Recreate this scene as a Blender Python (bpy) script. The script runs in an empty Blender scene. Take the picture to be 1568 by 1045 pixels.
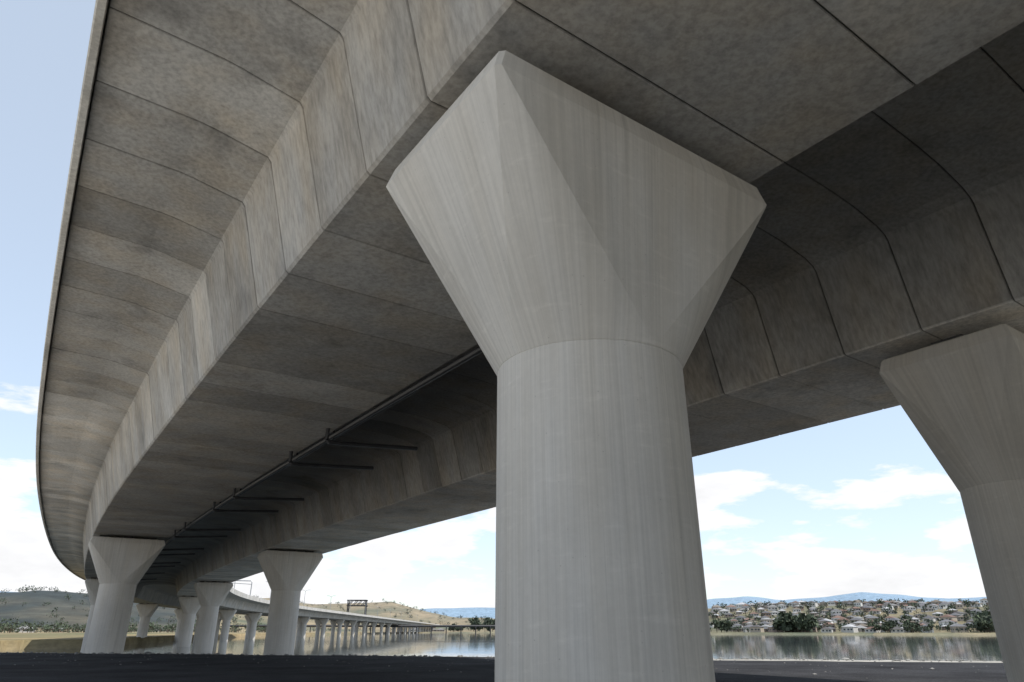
import bpy, bmesh, math, random
from mathutils import Vector, noise, Matrix
random.seed(7)
rad=math.radians
scene=bpy.context.scene
CAMH=1.5; PITCH=23.0; F=1045.0
ct,st=math.cos(rad(PITCH)),math.sin(rad(PITCH))
def ray(px,py):
    u=(px-784)/F; v=(522-py)/F
    return (u, ct-v*st, st+v*ct)
def az_el(px,py):
    d=ray(px,py); h=math.hypot(d[0],d[1])
    return math.degrees(math.atan2(d[0],d[1])), d[2]/h

# ------------------------------------------------------------ materials
def nt(name):
    m=bpy.data.materials.new(name); m.use_nodes=True
    t=m.node_tree; b=t.nodes['Principled BSDF']
    return m,t,b
def N(t,typ,**kw):
    n=t.nodes.new(typ)
    for k,v in kw.items(): setattr(n,k,v)
    return n
def noise_n(t,vec,scale,detail=4,rough=.55,mapscale=None):
    if mapscale:
        mp=N(t,'ShaderNodeMapping'); mp.inputs['Scale'].default_value=mapscale
        t.links.new(vec,mp.inputs['Vector']); vec=mp.outputs[0]
    n=N(t,'ShaderNodeTexNoise'); n.inputs['Scale'].default_value=scale
    n.inputs['Detail'].default_value=detail; n.inputs['Roughness'].default_value=rough
    t.links.new(vec,n.inputs['Vector']); return n.outputs[0]
def rng(t,val,a,b,c,d):
    n=N(t,'ShaderNodeMapRange'); t.links.new(val,n.inputs[0])
    for i,x in enumerate((a,b,c,d)): n.inputs[i+1].default_value=x
    return n.outputs[0]
def mul(t,a,b):
    n=N(t,'ShaderNodeMath',operation='MULTIPLY'); t.links.new(a,n.inputs[0])
    if isinstance(b,(int,float)): n.inputs[1].default_value=b
    else: t.links.new(b,n.inputs[1])
    return n.outputs[0]
def concrete(name,base,warm,streak=(6,6,.35),streak_amt=.25,blotch=.35,bump=.2,attr=True,rough=.85,radial=False):
    m,t,b=nt(name)
    tc=N(t,'ShaderNodeTexCoord').outputs['Object']
    big=rng(t,noise_n(t,tc,.45,5,.55),.3,.7,1-blotch,1+blotch*.45)
    fine=rng(t,noise_n(t,tc,11,3,.7),.3,.7,.97,1.03)
    sv=tc
    if radial:
        sp=N(t,'ShaderNodeSeparateXYZ'); t.links.new(tc,sp.inputs[0])
        cbn=N(t,'ShaderNodeCombineXYZ'); t.links.new(sp.outputs[0],cbn.inputs[0]); t.links.new(sp.outputs[1],cbn.inputs[1])
        nr=N(t,'ShaderNodeVectorMath',operation='NORMALIZE'); t.links.new(cbn.outputs[0],nr.inputs[0])
        sp2=N(t,'ShaderNodeSeparateXYZ'); t.links.new(nr.outputs[0],sp2.inputs[0])
        cb2=N(t,'ShaderNodeCombineXYZ'); t.links.new(sp2.outputs[0],cb2.inputs[0]); t.links.new(sp2.outputs[1],cb2.inputs[1]); t.links.new(sp.outputs[2],cb2.inputs[2])
        sv=cb2.outputs[0]
    stn=rng(t,noise_n(t,sv,1.6,4,.65,streak),.38,.7,1.0+streak_amt*.3,1-streak_amt)
    f=mul(t,mul(t,big,fine),stn)
    if radial:
        hb=rng(t,noise_n(t,tc,1.6,3,.6,(1.2,1.2,6.0)),.58,.75,1.0,1.09)
        f=mul(t,f,hb)
        st2=rng(t,noise_n(t,sv,1.0,2,.5,(7,7,.22)),.59,.74,1.0,.86)
        f=mul(t,f,st2)
        vo=N(t,'ShaderNodeTexVoronoi'); vo.inputs['Scale'].default_value=7; t.links.new(tc,vo.inputs['Vector'])
        f=mul(t,f,rng(t,vo.outputs['Distance'],.03,.07,.72,1.0))
    else:
        dp=rng(t,noise_n(t,tc,.7,4,.6,(1,1,.6)),.56,.74,1.0,.68)
        f=mul(t,f,dp)
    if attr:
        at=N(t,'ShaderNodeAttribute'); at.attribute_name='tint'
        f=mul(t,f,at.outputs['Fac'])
    mixc=N(t,'ShaderNodeMix',data_type='RGBA')
    mixc.inputs[6].default_value=(*base,1); mixc.inputs[7].default_value=(*warm,1)
    t.links.new(rng(t,noise_n(t,sv,.8,2,.6,(3,3,.3) if radial else (1,1,.4)),.40,.70,0,1),mixc.inputs[0])
    vm=N(t,'ShaderNodeVectorMath',operation='SCALE')
    t.links.new(mixc.outputs[2],vm.inputs[0]); t.links.new(f,vm.inputs['Scale'])
    t.links.new(vm.outputs[0],b.inputs['Base Color'])
    b.inputs['Roughness'].default_value=rough
    b.inputs['Specular IOR Level'].default_value=.2
    bp=N(t,'ShaderNodeBump'); bp.inputs['Strength'].default_value=bump; bp.inputs['Distance'].default_value=.015
    t.links.new(noise_n(t,tc,12,3,.75),bp.inputs['Height']); t.links.new(bp.outputs[0],b.inputs['Normal'])
    return m
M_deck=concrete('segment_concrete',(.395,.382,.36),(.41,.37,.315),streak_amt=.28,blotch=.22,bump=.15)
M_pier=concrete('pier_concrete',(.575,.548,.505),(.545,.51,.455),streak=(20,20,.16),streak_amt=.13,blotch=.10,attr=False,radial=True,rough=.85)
M_par=concrete('parapet_concrete',(.6,.58,.54),(.55,.52,.47),attr=False,blotch=.2)
def plain(name,col,rough=.7,metal=0,var=.25,scale=3):
    m,t,b=nt(name); tc=N(t,'ShaderNodeTexCoord').outputs['Object']
    v=rng(t,noise_n(t,tc,scale,3,.65),.3,.7,1-var,1+var)
    vm=N(t,'ShaderNodeVectorMath',operation='SCALE'); vm.inputs[0].default_value=col
    t.links.new(v,vm.inputs['Scale']); t.links.new(vm.outputs[0],b.inputs['Base Color'])
    b.inputs['Roughness'].default_value=rough; b.inputs['Metallic'].default_value=metal
    return m
M_dark=plain('dark_steel',(.03,.03,.032),.5)
M_bear=plain('bearing_rubber',(.05,.05,.05),.8)
M_galv=plain('galvanised_steel',(.35,.36,.37),.45,.5)
M_road=plain('road_asphalt',(.05,.05,.052),.9)
def vcol_mat(name,rough=.9,var=.25,scale=.02,scale2=.4,det=4):
    m,t,b=nt(name); tc=N(t,'ShaderNodeTexCoord').outputs['Object']
    at=N(t,'ShaderNodeAttribute'); at.attribute_name='col'
    v=mul(t,rng(t,noise_n(t,tc,scale,det,.7),.3,.7,1-var,1+var),rng(t,noise_n(t,tc,scale2,det,.7),.3,.7,1-var,1+var))
    vm=N(t,'ShaderNodeVectorMath',operation='SCALE'); t.links.new(at.outputs['Color'],vm.inputs[0])
    t.links.new(v,vm.inputs['Scale']); t.links.new(vm.outputs[0],b.inputs['Base Color'])
    b.inputs['Roughness'].default_value=rough; b.inputs['Specular IOR Level'].default_value=.2
    return m
M_ground=vcol_mat('ground_soil_grass',.95,.3,.03,.6)
M_house=vcol_mat('painted_houses',.7,.08,.1,1,1)
M_leaf=vcol_mat('foliage',.8,.3,.1,1.5,1)
def asphalt_mat():
    m,t,b=nt('dark_gravel_asphalt'); tc=N(t,'ShaderNodeTexCoord').outputs['Object']
    a=rng(t,noise_n(t,tc,.25,4,.7),.3,.7,.5,1.6)
    c=rng(t,noise_n(t,tc,14,3,.85),.35,.7,.45,2.2)
    f=mul(t,a,c)
    vm=N(t,'ShaderNodeVectorMath',operation='SCALE'); vm.inputs[0].default_value=(.028,.028,.030)
    t.links.new(f,vm.inputs['Scale']); t.links.new(vm.outputs[0],b.inputs['Base Color'])
    b.inputs['Roughness'].default_value=.95; b.inputs['Specular IOR Level'].default_value=.05
    bp=N(t,'ShaderNodeBump'); bp.inputs['Strength'].default_value=.6; bp.inputs['Distance'].default_value=.02
    t.links.new(noise_n(t,tc,25,2,.8),bp.inputs['Height']); t.links.new(bp.outputs[0],b.inputs['Normal'])
    return m
M_asph=asphalt_mat()
def water_mat():
    m,t,b=nt('river_water'); tc=N(t,'ShaderNodeTexCoord').outputs['Object']
    b.inputs['Base Color'].default_value=(.06,.075,.08,1); b.inputs['Roughness'].default_value=.04
    b.inputs['IOR'].default_value=1.33
    bp=N(t,'ShaderNodeBump'); bp.inputs['Distance'].default_value=.04
    t.links.new(rng(t,noise_n(t,tc,.012,3,.6,(.4,1.6,1)),.42,.6,.05,.35),bp.inputs['Strength'])
    t.links.new(noise_n(t,tc,.6,2,.6,(1,1,1)),bp.inputs['Height']); t.links.new(bp.outputs[0],b.inputs['Normal'])
    return m
M_water=water_mat()

def add_obj(name,verts,faces,mat,smooth=False,cols=None,colname='col',parent=None):
    me=bpy.data.meshes.new(name); me.from_pydata(verts,[],faces); me.update()
    me.materials.append(mat)
    if cols is not None:
        a=me.color_attributes.new(name=colname,type='FLOAT_COLOR',domain='POINT')
        flat=[]
        for c in cols: flat+= [c[0],c[1],c[2],1.0]
        a.data.foreach_set('color',flat)
    if smooth: me.polygons.foreach_set('use_smooth',[True]*len(me.polygons))
    o=bpy.data.objects.new(name,me); scene.collection.objects.link(o)
    if parent: o.parent=parent
    return o
class MB:
    def __init__(s): s.v=[];s.f=[];s.c=[]
    def box(s,c,size,rot=0,col=(1,1,1)):
        x,y,z=size[0]/2,size[1]/2,size[2]/2; n=len(s.v); cr,sr=math.cos(rot),math.sin(rot)
        for dz in(-z,z):
            for dx,dy in((-x,-y),(x,-y),(x,y),(-x,y)):
                s.v.append((c[0]+dx*cr-dy*sr,c[1]+dx*sr+dy*cr,c[2]+dz)); s.c.append(col)
        for q in((0,3,2,1),(4,5,6,7),(0,1,5,4),(1,2,6,5),(2,3,7,6),(3,0,4,7)): s.f.append(tuple(n+i for i in q))
    def tube(s,pts,r,k=8,col=(1,1,1)):
        pts=[Vector(p) for p in pts]; n0=len(s.v)
        for i,p in enumerate(pts):
            d=(pts[min(i+1,len(pts)-1)]-pts[max(i-1,0)]).normalized()
            a=d.orthogonal().normalized() if abs(d.z)>.9 else d.cross(Vector((0,0,1))).normalized()
            b=d.cross(a)
            for j in range(k):
                t=2*math.pi*j/k; q=p+a*math.cos(t)*r+b*math.sin(t)*r
                s.v.append(tuple(q)); s.c.append(col)
        for i in range(len(pts)-1):
            for j in range(k):
                a=n0+i*k+j; b=n0+i*k+(j+1)%k
                s.f.append((a,b,b+k,a+k))
        s.f.append(tuple(range(n0,n0+k))); s.f.append(tuple(n0+(len(pts)-1)*k+j for j in range(k)))
    def obj(s,name,mat,**k): return add_obj(name,s.v,s.f,mat,cols=s.c,**k)

# ------------------------------------------------------------ bridge alignment
HT=[(-200,-38),(-60,-36),(0,-35.2),(30,-33.8),(60,-31.5),(100,-29.8),(150,-25.5),(220,-15),(330,-4.5),(450,-2),(3000,-1.5)]
def head(s):
    for (a,ha),(b,hb) in zip(HT,HT[1:]):
        if s<=b: return ha+(hb-ha)*(s-a)/(b-a)
    return HT[-1][1]
PT={0:(0.0,5.71)}
x,y=PT[0]
for i in range(0,1500):
    h=rad(head(i+.5)); x+=math.sin(h); y+=math.cos(h); PT[i+1]=(x,y)
x,y=PT[0]
for i in range(0,-120,-1):
    h=rad(head(i-.5)); x-=math.sin(h); y-=math.cos(h); PT[i-1]=(x,y)
def P(s,o,z):
    i=math.floor(s); f=s-i; a=PT[i]; b=PT[i+1]
    h=rad(head(s)); return (a[0]+(b[0]-a[0])*f+o*math.cos(h), a[1]+(b[1]-a[1])*f-o*math.sin(h), z)

PROF=[(-4.0,11.40),(-4.0,11.09),(-3.45,11.07),(-2.15,11.02),(-1.85,10.98),(-.74,10.76),(-.66,10.66),(-.03,8.25),(.03,8.2),
(5.17,8.2),(5.23,8.25),(5.84,10.5),(5.95,10.66),(6.3,10.8),(7.2,10.98),(8.0,11.04),(9.35,11.07),(10.7,11.04),(11.6,10.96),(12.5,10.78),(12.82,10.64),(12.92,10.5),
(13.52,8.25),(13.58,8.2),(19.1,8.2),(19.17,8.27),(19.8,10.70),(20.4,10.87),(21.0,10.99),(21.7,11.06),(22.4,11.09),(23.1,11.10),(23.1,11.40)]
nP=len(PROF)
def shrink(k,d):
    o,z=PROF[k]
    if z>11.3: return o,z
    if z<8.3:
        left=(o<3) or (13<o<15)
        return (o+(d if left else -d), z+d)
    if o<-3.9: return o+d,z+d*.6
    if o<0 and z<10.75: return o+d,z+d
    if 12.9<o<14: return o+d,z+d
    return o,z+d
bridge=bpy.data.objects.new('concrete_viaduct',None); scene.collection.objects.link(bridge)
V=[];Fc=[];C=[]
def ring(s,d,tints,dz=0):
    n=len(V)
    for k,(o,z) in enumerate(PROF):
        o2,z2=shrink(k,d) if d else (o,z)
        V.append(P(s,o2+(dz if z<10.8 else 0),z2+(dz if z<11.3 else 0))); t=tints[k]; C.append((t,t,t))
    return n
SEG=2.0
s=-70.0; k=0
while s<176:
    g=.009
    base=1+random.gauss(0,.06)
    tl=base*(1+random.gauss(0,.06)); tb=base*(1+random.gauss(0,.07)); tr=base*(1+random.gauss(0,.08)); tb2=base*(1+random.gauss(0,.08))
    edge=random.uniform(.55,.85)
    if s>29.5: tl*=1.8  # light reflected off the water, painted into the left wing tint
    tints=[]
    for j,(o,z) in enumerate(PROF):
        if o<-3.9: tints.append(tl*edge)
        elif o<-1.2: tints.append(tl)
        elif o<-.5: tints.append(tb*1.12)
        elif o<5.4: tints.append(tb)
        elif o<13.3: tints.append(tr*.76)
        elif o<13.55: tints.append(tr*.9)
        else: tints.append(tb2*1.6)  # bounce light from outside painted into the second box's underside tint
    dz=random.uniform(-.008,.008)
    dk=[q*.7 for q in tints]
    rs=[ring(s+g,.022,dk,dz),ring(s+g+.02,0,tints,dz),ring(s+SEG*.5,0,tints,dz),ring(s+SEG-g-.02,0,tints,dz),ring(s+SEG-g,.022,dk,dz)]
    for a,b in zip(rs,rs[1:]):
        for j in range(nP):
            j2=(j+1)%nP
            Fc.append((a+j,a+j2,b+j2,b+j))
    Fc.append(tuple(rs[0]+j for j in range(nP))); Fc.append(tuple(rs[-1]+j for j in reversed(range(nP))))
    s+=SEG;k+=1
prev=None
while s<1400:
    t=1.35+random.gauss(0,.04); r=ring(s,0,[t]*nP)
    if prev is not None:
        for j in range(nP):
            j2=(j+1)%nP; Fc.append((prev+j,prev+j2,r+j2,r+j))
    prev=r; s+=6
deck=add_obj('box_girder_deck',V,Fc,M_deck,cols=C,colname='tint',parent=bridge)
def extr(name,prof,mat,sa,sb,step,parent=bridge):
    v=[];f=[];n=len(prof);p=None;s=sa
    while s<=sb:
        r=len(v)
        for o,z in prof: v.append(P(s,o,z))
        if p is not None:
            for j in range(n):
                j2=(j+1)%n; f.append((p+j,p+j2,r+j2,r+j))
        p=r; s+=step if s<200 else 8
    f.append(tuple(range(n)))
    return add_obj(name,v,f,mat,parent=parent)
extr('parapet_left',[(-4.2,12.3),(-4.2,11.0),(-4.17,10.97),(-4.05,10.97),(-4.04,11.0),(-4.04,11.43),(-3.9,11.46),(-3.95,12.3)],M_par,-70,1396,3)
extr('parapet_right',[(23.05,12.3),(23.0,11.46),(23.14,11.43),(23.14,11.0),(23.15,10.97),(23.27,10.97),(23.3,11.0),(23.3,12.3)],M_par,-70,1396,3)
extr('road_surface',[(-3.88,11.41),(-3.88,11.47),(22.98,11.47),(22.98,11.41)],M_road,-70,1396,3)
extr('median_barrier',[(9.1,11.473),(9.25,12.3),(9.55,12.3),(9.7,11.473)],M_par,-70,1396,4)
mb=MB()
mb.tube([P(a,5.30,8.10) for a in range(3,140,2)],.085,8)
mb.tube([P(a,5.52,8.16) for a in range(13,140,2)],.05,8)
for a in [18.7,22.9,32.2,37,46.5,51,61,66,76,81,92,104]:
    mb.tube([P(a,4.9,8.22),P(a,4.9,7.80),P(a+.02,4.98,7.72),P(a+.04,5.5,7.74),P(a+.06,8.5,7.98)],.08,6)
    mb.tube([P(a+.5,5.30,7.98),P(a+.5,5.30,8.3)],.04,6)
mb.obj('drainage_pipe',M_dark,parent=bridge)

# ------------------------------------------------------------ pier mesh
ZT=7.97; ZC=4.72; R=1.25; HX=2.56; HY=1.52; BAND=.36
def pier_mesh():
    bm=bmesh.new()
    NQ=16
    NN=NQ*4
    def circ(z,r=R): return [bm.verts.new((r*math.cos(2*math.pi*i/NN),r*math.sin(2*math.pi*i/NN),z)) for i in range(NN)]
    zs=[-4,0,1.2,2.4,3.6,ZC-.02,ZC]
    rings=[circ(z, R-(.0 if z!=ZC else .010)) for z in zs]
    for a,b in zip(rings,rings[1:]):
        for i in range(NN):
            f=bm.faces.new((a[i],a[(i+1)%NN],b[(i+1)%NN],b[i])); f.smooth=True
    low=circ(ZC+.010,R+.0)
    a=rings[-1]
    for i in range(NN): bm.faces.new((a[i],a[(i+1)%NN],low[(i+1)%NN],low[i]))
    zb=ZT-BAND
    ch=.06
    def rect(z,hx,hy,c=ch):
        out=[]
        for sx,sy in((1,1),(-1,1),(-1,-1),(1,-1)):
            p1=(sx*hx,sy*(hy-c),z); p2=(sx*(hx-c),sy*hy,z)
            out.append((p1,p2) if sx*sy>0 else (p2,p1))
        return [[bm.verts.new(p) for p in pr] for pr in out]
    LR=rect(zb,HX,HY)
    for q in range(4):
        c1,c2=LR[q]
        arc=[low[(q*NQ+i)%NN] for i in range(NQ+1)]
        half=NQ//2
        for i in range(half):
            f=bm.faces.new((arc[i],arc[i+1],c1)); f.smooth=True
        f=bm.faces.new((arc[half],c2,c1)); f.smooth=True
        for i in range(half,NQ):
            f=bm.faces.new((arc[i],arc[i+1],c2)); f.smooth=True
        n1=LR[(q+1)%4][0]
        bm.faces.new((arc[NQ],n1,c2))
    T1=rect(ZT-.04,HX-.10,HY-.06); T2=rect(ZT,HX-.14,HY-.10)
    fl=lambda r:[v for pr in r for v in pr]
    for A,B in((fl(LR),fl(T1)),(fl(T1),fl(T2))):
        for i in range(8): bm.faces.new((A[i],A[(i+1)%8],B[(i+1)%8],B[i]))
    bm.faces.new(fl(T2))
    def box(cx,cy,z0,z1,wx,wy):
        vs=[bm.verts.new((cx+dx*wx,cy+dy*wy,z)) for z in(z0,z1) for dx,dy in((-1,-1),(1,-1),(1,1),(-1,1))]
        for qd in((0,3,2,1),(4,5,6,7),(0,1,5,4),(1,2,6,5),(2,3,7,6),(3,0,4,7)): bm.faces.new([vs[i] for i in qd])
    for bx in(-1.65,0,1.65):
        box(bx,0,ZT,ZT+.12,.42,.5)
    n_b=len(bm.faces)
    for bx in(-1.65,0,1.65):
        box(bx,0,ZT+.12,ZT+.235,.3,.36)
    bm.faces.ensure_lookup_table()
    for f in list(bm.faces)[n_b:]: f.material_index=1
    bmesh.ops.recalc_face_normals(bm,faces=bm.faces)
    for e in bm.edges:
        if len(e.link_faces)==2 and e.calc_face_angle(0)>rad(9.5): e.smooth=False
    me=bpy.data.meshes.new('bridge_pier'); bm.to_mesh(me); bm.free()
    me.materials.append(M_pier); me.materials.append(M_bear)
    return me
pm=pier_mesh()
ss=[-53,1.9,57.5,110,163]+list(range(213,1390,48))
for sp in ss:
    for o in (2.62,16.5):
        ob=bpy.data.objects.new('bridge_pier',pm); scene.collection.objects.link(ob)
        sp2=sp; o2=o
        if sp==57.5:
            if o>10: sp2=60.5; o2=15.75
            else: o2=2.4
        ob.location=P(sp2,o2,0); ob.rotation_euler=(0,0,-rad(head(sp)))
for sp,o in((1.9,16.5),):
    c=P(sp,o,0); n=24
    top=[(c[0]+2.1*math.cos(2*math.pi*i/n),c[1]+2.1*math.sin(2*math.pi*i/n),.13) for i in range(n)]
    bot=[(c[0]+2.2*math.cos(2*math.pi*i/n),c[1]+2.2*math.sin(2*math.pi*i/n),-.1) for i in range(n)]
    add_obj('pier_footing',bot+top,[(i,(i+1)%n,n+(i+1)%n,n+i) for i in range(n)]+[tuple(range(n,2*n))],M_par)

# ------------------------------------------------------------ terrain
def interp(tab,a):
    if a<=tab[0][0]: return tab[0][1:]
    for p,q in zip(tab,tab[1:]):
        if a<=q[0]:
            f=(a-p[0])/(q[0]-p[0]); return tuple(p[i]+(q[i]-p[i])*f for i in range(1,len(p)))
    return tab[-1][1:]
hill=[]
for px,py,D,D0 in[(-100,912,1900,800),(0,909,1800,800),(60,904,1800,800),(120,908,1800,800),(200,914,1900,850),(300,922,2000,850),(360,918,2200,900),(420,919,2300,1000),(480,927,2400,1300),(540,926,2500,1400),(600,923,2500,1400),(650,935,2500,1400),(700,944,2300,1300),(760,946,1800,1250),(900,940,1500,1000),(1000,935,1400,850),(1090,934,1300,760),(1150,930,1250,740),(1230,930,1200,740),(1300,928,1200,730),(1400,926,1150,720),(1500,926,1100,700),(1568,923,1100,690),(1700,920,1100,680)]:
    a,e=az_el(px,py); hill.append((a,e,D,D0))
ridge=[]
for px,py in[(-100,910),(0,908),(100,906),(250,915),(400,926),(550,932),(700,934),(800,932),(1000,924),(1090,913),(1140,908),(1200,915),(1260,911),(1320,904),(1380,908),(1450,915),(1568,911),(1700,915)]:
    a,e=az_el(px,py); ridge.append((a,e))
shore=[(-180,150),(-50,150),(-36,165),(-29,185),(-25,260),(-20,420),(-16,560),(-10,850),(-5,1150),(0,1000),(8,760),(14,720),(30,660),(45,600),(90,600),(180,600)]
def sst(a,b,x):
    t=min(1,max(0,(x-a)/(b-a))); return t*t*(3-2*t)
def yedge(x): return 47-.25*x+.8*noise.noise(Vector((x*.15,3,0)))
def H(x,y):
    d=math.hypot(x,y); az=math.degrees(math.atan2(x,y))
    e=y-yedge(x)
    if e<0:
        return (noise.noise(Vector((x*.01,y*.01,9)))*2+1)*sst(150,500,d)
    near=-4*sst(0,7,e)
    if d<90: return near
    Rs=interp(shore,az)[0]*(1+.08*noise.noise(Vector((az*.35,1,0))))
    if d<Rs-25: return -4
    z=-4+2.75*sst(Rs-25,Rs+6,d)+.9*sst(Rs,Rs+60,d)
    he,D,D0=interp(hill,az)
    n=noise.fractal(Vector((x*.0022,y*.0022,4)),.9,2.1,5)
    z+=max(0,(he*D+CAMH+.5))*sst(D0,D,d)*(1+.10*n*(1 if d<D*1.1 else .3))
    if z>0 and d<D: z+=n*3*sst(D0-100,D0+200,d)
    z*=1-.5*sst(D*1.1,D*2.2,d)
    re=interp(ridge,az)[0]
    rz=re*6200+40*noise.fractal(Vector((x*.0006,y*.0006,7)),.9,2.1,4)
    z=max(z,rz*sst(3800,6200,d))
    return z
azs=[]
a=-180
while a<180:
    azs.append(a); a+= .35 if -44<=a<44 else 4
radii=[.01,4,9,15,22,30]+[32+i*1.0 for i in range(0,48)]
r=82
while r<9000: radii.append(r); r*=1.045
V=[];Fc=[];C=[]
na=len(azs)
for r in radii:
    for a in azs:
        x=r*math.sin(rad(a)); y=r*math.cos(rad(a)); z=H(x,y)
        V.append((x,y,z))
        e=y-yedge(x); n1=noise.fractal(Vector((x*.006,y*.006,1)),.8,2.2,5); n2=noise.fractal(Vector((x*.02,y*.05,5)),.8,2.2,4)
        gold=(.27,.205,.11); green=(.07,.085,.04); mud=(.22,.185,.125)
        if e<0:
            c=(.50,.475,.425); t=sst(3,9,x)*(.75-.35*sst(24,34,x)); c=tuple(c[i]*(1-t)+(.10,.095,.07)[i]*t for i in range(3))  # unseen near ground, paled to bounce light upward, darkened to the right
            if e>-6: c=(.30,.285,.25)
        elif e<12: c=(.33,.31,.27)
        else:
            if z<-.9: c=mud
            else:
                t=min(1,max(0,.3+n1*.8+n2*.4)); c=tuple(gold[i]*(1-t)+green[i]*t for i in range(3))
                if a<-22 and r>950:
                    t=min(1,max(0,.9+.3*n1)); c=tuple(c[i]*(1-t)+(.022,.026,.017)[i]*t for i in range(3))
                if a>10 and r>700:
                    t=.45; c=tuple(c[i]*(1-t)+(.06,.07,.035)[i]*t for i in range(3))
        hz=min(.6,1-math.exp(-r/9000.0))  # aerial haze painted into the terrain colours by distance
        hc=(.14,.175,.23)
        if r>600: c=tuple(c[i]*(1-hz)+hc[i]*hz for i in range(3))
        if r>4000: c=(.20,.28,.36)  # far ridge coloured flat blue as painted haze
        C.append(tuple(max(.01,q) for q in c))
for i in range(len(radii)-1):
    for j in range(na):
        j2=(j+1)%na
        Fc.append((i*na+j,(i+1)*na+j,(i+1)*na+j2,i*na+j2))
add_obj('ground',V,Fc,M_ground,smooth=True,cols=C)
add_obj('river_water',[(-3000,30,-1.5),(3000,30,-1.5),(3000,3500,-1.5),(-3000,3500,-1.5)],[(0,1,2,3)],M_water)
V=[];Fc=[]
xs=[-50+i*.75 for i in range(118)]
for x in xs:
    ye=yedge(x)-.6-2.0*sst(2,12,x)-.7*abs(noise.noise(Vector((x*.6,8,0))))
    yb=15-12*sst(3,12,x)+.6*noise.noise(Vector((x*.2,1,1)))
    yb=max(yb,(x-3)/.86,(-x-2)/.84)  # sheet cut back out of view so the pale ground bounces light
    if yb>ye-.2: yb=ye-.2
    V+= [(x,yb,.006),(x,ye,.006)]
for i in range(len(xs)-1): Fc.append((2*i,2*i+2,2*i+3,2*i+1))
add_obj('asphalt_yard',V,Fc,M_asph)
V=[];Fc=[];C=[]
ico=bmesh.new(); bmesh.ops.create_icosphere(ico,subdivisions=1,radius=1)
iv=[v.co.copy() for v in ico.verts]; iff=[tuple(v.index for v in f.verts) for f in ico.faces]; ico.free()
for i in range(2000):
    x=random.uniform(-60,60); off=random.gauss(.2,1.0); y=yedge(x)+off
    if i>1400: off=-random.random()**1.5*17-1; y=yedge(x)+off
    r=random.choice([.04,.05,.06,.08,.11]) if random.random()<.98 else .2
    if i>1400: r*=.4
    z=H(x,y); n=len(V); sc=(random.uniform(.7,1.4),random.uniform(.7,1.3),random.uniform(.45,.8))
    g=random.uniform(.12,.28)
    for p in iv:
        q=1+random.uniform(-.2,.2); V.append((x+p.x*r*sc[0]*q,y+p.y*r*sc[1]*q,z+p.z*r*sc[2]*q+.01)); C.append((g,g*.97,g*.9))
    Fc+=[tuple(n+j for j in f) for f in iff]
add_obj('shoreline_rocks',V,Fc,M_house,cols=C)

# ------------------------------------------------------------ houses
mb=MB()
def house(x,y,w,l,h,rot,wc,rc):
    z=H(x,y); mb.box((x,y,z+h/2-1),(w,l,h+2),rot,wc)
    n=len(mb.v); cr,sr=math.cos(rot),math.sin(rot); e=.5; rh=w*.2
    for dx,dy,dz in((-w/2-e,-l/2-e,0),(w/2+e,-l/2-e,0),(w/2+e,l/2+e,0),(-w/2-e,l/2+e,0),(0,-l/2+w*.2,rh),(0,l/2-w*.2,rh)):
        mb.v.append((x+dx*cr-dy*sr,y+dx*sr+dy*cr,z+h-.0+dz)); mb.c.append(rc)
    for q in((0,1,4),(1,2,5,4),(2,3,5),(3,0,4,5),(3,2,1,0)): mb.f.append(tuple(n+i for i in q))
    for k in(-.3,.05,.32):
        dx,dy=k*w,-l/2-.03
        mb.box((x+dx*cr-dy*sr,y+dx*sr+dy*cr,z+h*.55),(w*.16,.1,1.3),rot,(.04,.05,.06))
    for k in(-.25,.25):
        dx,dy=-w/2-.03,k*l
        mb.box((x+dx*cr-dy*sr,y+dx*sr+dy*cr,z+h*.55),(.1,l*.2,1.3),rot,(.04,.05,.06))
wcs=[(.55,.53,.5),(.4,.35,.29),(.25,.19,.15),(.62,.62,.6),(.35,.31,.27),(.3,.24,.2),(.5,.48,.45)]
rcs=[(.14,.14,.15),(.17,.11,.09),(.24,.24,.24),(.10,.095,.095),(.17,.145,.12),(.4,.4,.41),(.12,.12,.13)]
hp=[];tries=0
while len(hp)<270 and tries<9000:
    tries+=1
    px=random.uniform(1088,1600); a,_=az_el(px,930)
    he,D,D0=interp(hill,a)
    d=D0+(D-D0)*random.random()**1.0+5
    x,y=d*math.sin(rad(a)),d*math.cos(rad(a))
    if any((x-p[0])**2+(y-p[1])**2<17**2 for p in hp): continue
    if noise.noise(Vector((x*.008,y*.008,2)))<-.18: continue
    hp.append((x,y))
    w=random.uniform(8,13); l=random.uniform(7,11); h=random.choice([2.8,3,4.8])
    house(x,y,w,l,h,-rad(a)+random.uniform(-.5,.5),random.choice(wcs),random.choice(rcs))
for px,d,w in[(40,820,16),(90,860,10),(640,1290,30),(660,1270,22),(675,1300,14)]:
    a,_=az_el(px,960); house(d*math.sin(rad(a)),d*math.cos(rad(a)),w,10,3.2,-rad(a),random.choice(wcs),(.2,.2,.2))
mb.obj('distant_houses',M_house)

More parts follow.
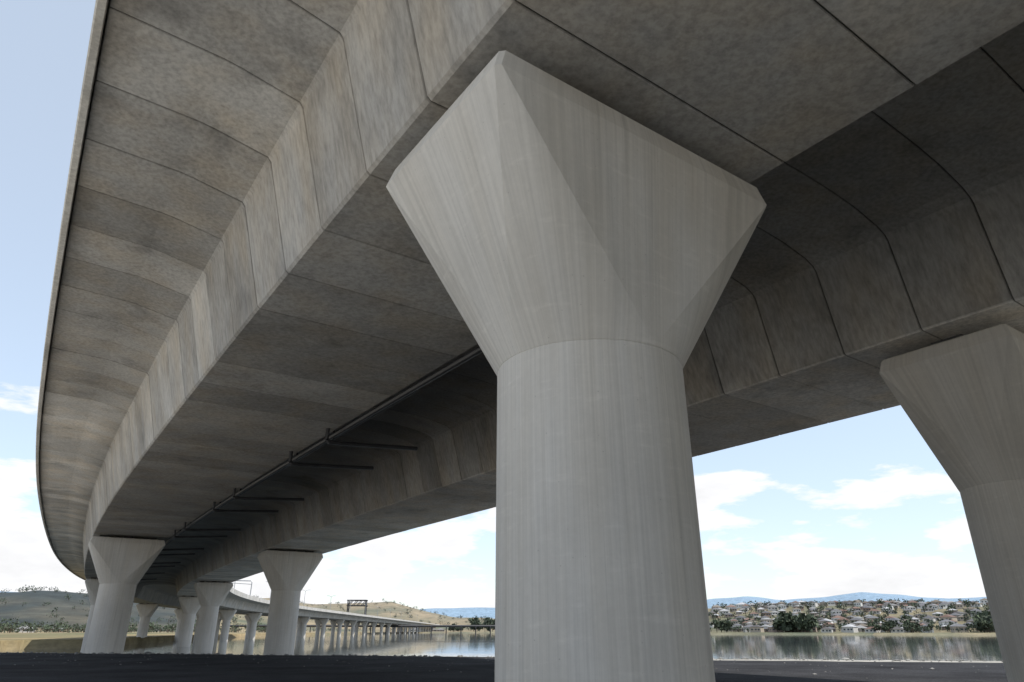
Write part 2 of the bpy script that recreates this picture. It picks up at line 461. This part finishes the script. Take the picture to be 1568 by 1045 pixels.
# ------------------------------------------------------------ trees
V=[];Fc=[];C=[]
def tree(x,y,h,wd,dens=60):
    z=H(x,y)
    if z<-1.2: return
    def quad(c,sz,col):
        n=len(V); a=Vector((random.gauss(0,1),random.gauss(0,1),random.gauss(0,.7))).normalized(); b=a.orthogonal().normalized()
        k=a.cross(b)
        for q in((b),(k),(-b),(-k)):
            V.append(tuple(Vector(c)+q*sz*random.uniform(.6,1.2))); C.append(col)
        Fc.append((n,n+1,n+2,n+3))
    def limb(p,q,r0,r1):
        n=len(V)
        for c,r in((p,r0),(q,r1)):
            for j in range(4):
                V.append((c[0]+r*math.cos(j*1.571),c[1]+r*math.sin(j*1.571),c[2])); C.append((.09,.07,.055))
        for j in range(4): Fc.append((n+j,n+(j+1)%4,n+4+(j+1)%4,n+4+j))
    limb((x,y,z-1),(x+random.uniform(-.5,.5),y,z+h*.6),.3,.15)
    lobes=[(random.uniform(-.35,.35)*wd,random.uniform(-.35,.35)*wd,random.uniform(.3,.85)*h,random.uniform(.22,.4)) for _ in range(5)]
    for L in lobes: limb((x,y,z+h*.2),(x+L[0],y+L[1],z+L[2]),.15,.05)
    for i in range(dens):
        L=random.choice(lobes); rr=L[3]*wd*random.random()**.4
        v=Vector((random.gauss(0,1),random.gauss(0,1),random.gauss(0,1))).normalized()*rr
        px=(x+L[0]+v.x,y+L[1]+v.y,z+max(h*.08,L[2]+v.z*.8))
        s=.5+.6*random.random()+.3*(v.z>0)
        hz=min(.5,math.hypot(x,y)/5500)  # distance haze mixed into the leaf colour
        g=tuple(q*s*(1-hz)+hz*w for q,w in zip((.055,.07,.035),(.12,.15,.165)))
        quad(px,h*.11*random.uniform(.7,1.4),g)
for i in range(560):
    px=random.uniform(1080,1620); a,_=az_el(px,930); he,D,D0=interp(hill,a)
    d=D0+(D*1.03-D0)*random.random()-15
    x,y=d*math.sin(rad(a)),d*math.cos(rad(a)); h=random.uniform(3.5,8.5); tree(x,y,h,h*random.uniform(.8,1.3),34)
for px0,px1,cnt,hh,dd in[(1185,1245,26,17,735),(1485,1580,26,17,700),(722,770,20,20,1050),(690,720,8,12,1150),(1330,1420,14,10,720),(1090,1110,6,12,745)]:
    for i in range(cnt):
        px=random.uniform(px0,px1); a,_=az_el(px,930); d=dd+random.uniform(-10,50); Rs=interp(shore,a)[0]
        d=max(d,Rs*1.06+8)
        h=hh*random.uniform(.6,1.1); tree(d*math.sin(rad(a)),d*math.cos(rad(a)),h,h*.85,90)
for i in range(560):
    px=random.uniform(-40,760); a,_=az_el(px,930); he,D,D0=interp(hill,a)
    if i>420: px=random.uniform(-20,420); a,_=az_el(px,930)
    d=random.uniform(D0,D*.98) if i<=420 else random.uniform(720,860); x,y=d*math.sin(rad(a)),d*math.cos(rad(a))
    h=random.uniform(4,9); tree(x,y,h,h*random.uniform(1.2,2.2),30)
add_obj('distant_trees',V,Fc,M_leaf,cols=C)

# ------------------------------------------------------------ lift bridge tower, gantry, lamps
mb=MB()
a,_=az_el(545,950); d=760; bx,by=d*math.sin(rad(a)),d*math.cos(rad(a))
for dx in(-9,9):
    for dy in(-3,3): mb.tube([(bx+dx,by+dy,-2),(bx+dx,by+dy,30)],.6,4)
    for k in range(6):
        z0=k*4.8; mb.tube([(bx+dx,by-3,z0),(bx+dx,by+3,z0+4.8)],.3,4); mb.tube([(bx+dx-.1,by-3,z0+4.8),(bx+dx-.1,by+3,z0)],.3,4)
for z in(16,25,30):
    for dy in(-3,3): mb.tube([(bx-10,by+dy,z),(bx+10,by+dy,z)],.6,4)
for k in range(4):
    for dy in(-3,3): mb.tube([(bx-9+k*4.5,by+dy,25),(bx-4.5+k*4.5,by+dy,30)],.3,4)
mb.tube([(bx-130,by,6),(bx+170,by+30,6)],1.2,6)
for k in range(-8,11): mb.tube([(bx+k*15,by+max(0,k)*2.6,-3),(bx+k*15,by+max(0,k)*2.6,6)],.6,6)
mb.obj('lift_bridge_tower',M_dark)
mb=MB()
q=P(262,22.6,11.4); q2=P(262,12.5,11.4)
mb.tube([q,(q[0],q[1],16.6),(q[0]-.5,q[1],17.1),(q2[0],q2[1],17.2)],.16,8)
mb.tube([(q[0],q[1],16.0),(q2[0],q2[1],16.6)],.1,8)
mb.obj('sign_gantry',M_galv)
for sp in(300,360,430,500,570,640,710,800,900,1000,1100):
    mb=MB(); q=P(sp,9.4,12.3)
    mb.tube([q,(q[0],q[1],22),(q[0]-1,q[1],22.6),(q[0]-2.4,q[1],22.7)],.14,6); mb.box((q[0]-2.6,q[1],22.65),(.9,.4,.15))
    mb.tube([(q[0],q[1],22),(q[0]+1,q[1],22.6),(q[0]+2.4,q[1],22.7)],.1,6); mb.box((q[0]+2.6,q[1],22.65),(.9,.4,.15))
    mb.obj('street_lamp',M_galv)

# ------------------------------------------------------------ light
SUN_AZ=115; SUN_EL=60
sd=Vector((math.sin(rad(SUN_AZ))*math.cos(rad(SUN_EL)),math.cos(rad(SUN_AZ))*math.cos(rad(SUN_EL)),math.sin(rad(SUN_EL))))
L=bpy.data.lights.new('sun','SUN'); L.energy=5; L.angle=rad(.5); L.color=(1,.96,.9)
lo=bpy.data.objects.new('sun',L); scene.collection.objects.link(lo); lo.rotation_euler=sd.to_track_quat('Z','Y').to_euler()
w=bpy.data.worlds.new('World'); scene.world=w; w.use_nodes=True; t=w.node_tree
bg=t.nodes['Background']; bg.inputs[1].default_value=.15
sky=N(t,'ShaderNodeTexSky'); sky.sky_type='NISHITA'; sky.sun_disc=False; sky.sun_elevation=rad(SUN_EL); sky.sun_rotation=rad(SUN_AZ)
sky.air_density=1.0; sky.dust_density=.6
tc=N(t,'ShaderNodeTexCoord'); sep=N(t,'ShaderNodeSeparateXYZ'); t.links.new(tc.outputs['Generated'],sep.inputs[0])
hz=N(t,'ShaderNodeVectorMath',operation='MULTIPLY_ADD'); t.links.new(sky.outputs[0],hz.inputs[0])
hz.inputs[1].default_value=(.72,.72,.72); hz.inputs[2].default_value=(2.85,3.15,3.4)
mx=N(t,'ShaderNodeMath',operation='MAXIMUM'); t.links.new(sep.outputs[2],mx.inputs[0]); mx.inputs[1].default_value=0
ad=N(t,'ShaderNodeMath',operation='ADD'); t.links.new(mx.outputs[0],ad.inputs[0]); ad.inputs[1].default_value=.5
def dv(o):
    n=N(t,'ShaderNodeMath',operation='DIVIDE'); t.links.new(o,n.inputs[0]); t.links.new(ad.outputs[0],n.inputs[1]); return n.outputs[0]
cb=N(t,'ShaderNodeCombineXYZ'); t.links.new(dv(sep.outputs[0]),cb.inputs[0]); t.links.new(dv(sep.outputs[1]),cb.inputs[1]); t.links.new(mul(t,sep.outputs[2],4.5),cb.inputs[2])
nz=noise_n(t,cb.outputs[0],3.0,8,.58)
low=rng(t,sep.outputs[2],.0,.5,.15,-.13)
s2=N(t,'ShaderNodeMath',operation='ADD'); t.links.new(nz,s2.inputs[0]); t.links.new(low,s2.inputs[1])
msk=rng(t,s2.outputs[0],.545,.605,0,.98)
shade=rng(t,s2.outputs[0],.58,.80,1.06,.90)
cs=N(t,'ShaderNodeVectorMath',operation='SCALE'); cs.inputs[0].default_value=(6.75,6.75,6.85); t.links.new(shade,cs.inputs['Scale'])
mix=N(t,'ShaderNodeMix',data_type='RGBA'); t.links.new(msk,mix.inputs[0]); t.links.new(hz.outputs[0],mix.inputs[6]); t.links.new(cs.outputs[0],mix.inputs[7])
t.links.new(mix.outputs[2],bg.inputs[0])

# ------------------------------------------------------------ camera
cam=bpy.data.cameras.new('camera'); cam.lens=24; cam.sensor_width=36; cam.clip_end=20000; cam.clip_start=.05
co=bpy.data.objects.new('camera',cam); scene.collection.objects.link(co); co.location=(0,0,CAMH); co.rotation_euler=(rad(90+PITCH),0,0)
scene.camera=co
scene.view_settings.view_transform='Standard'; scene.view_settings.look='None'; scene.view_settings.exposure=0
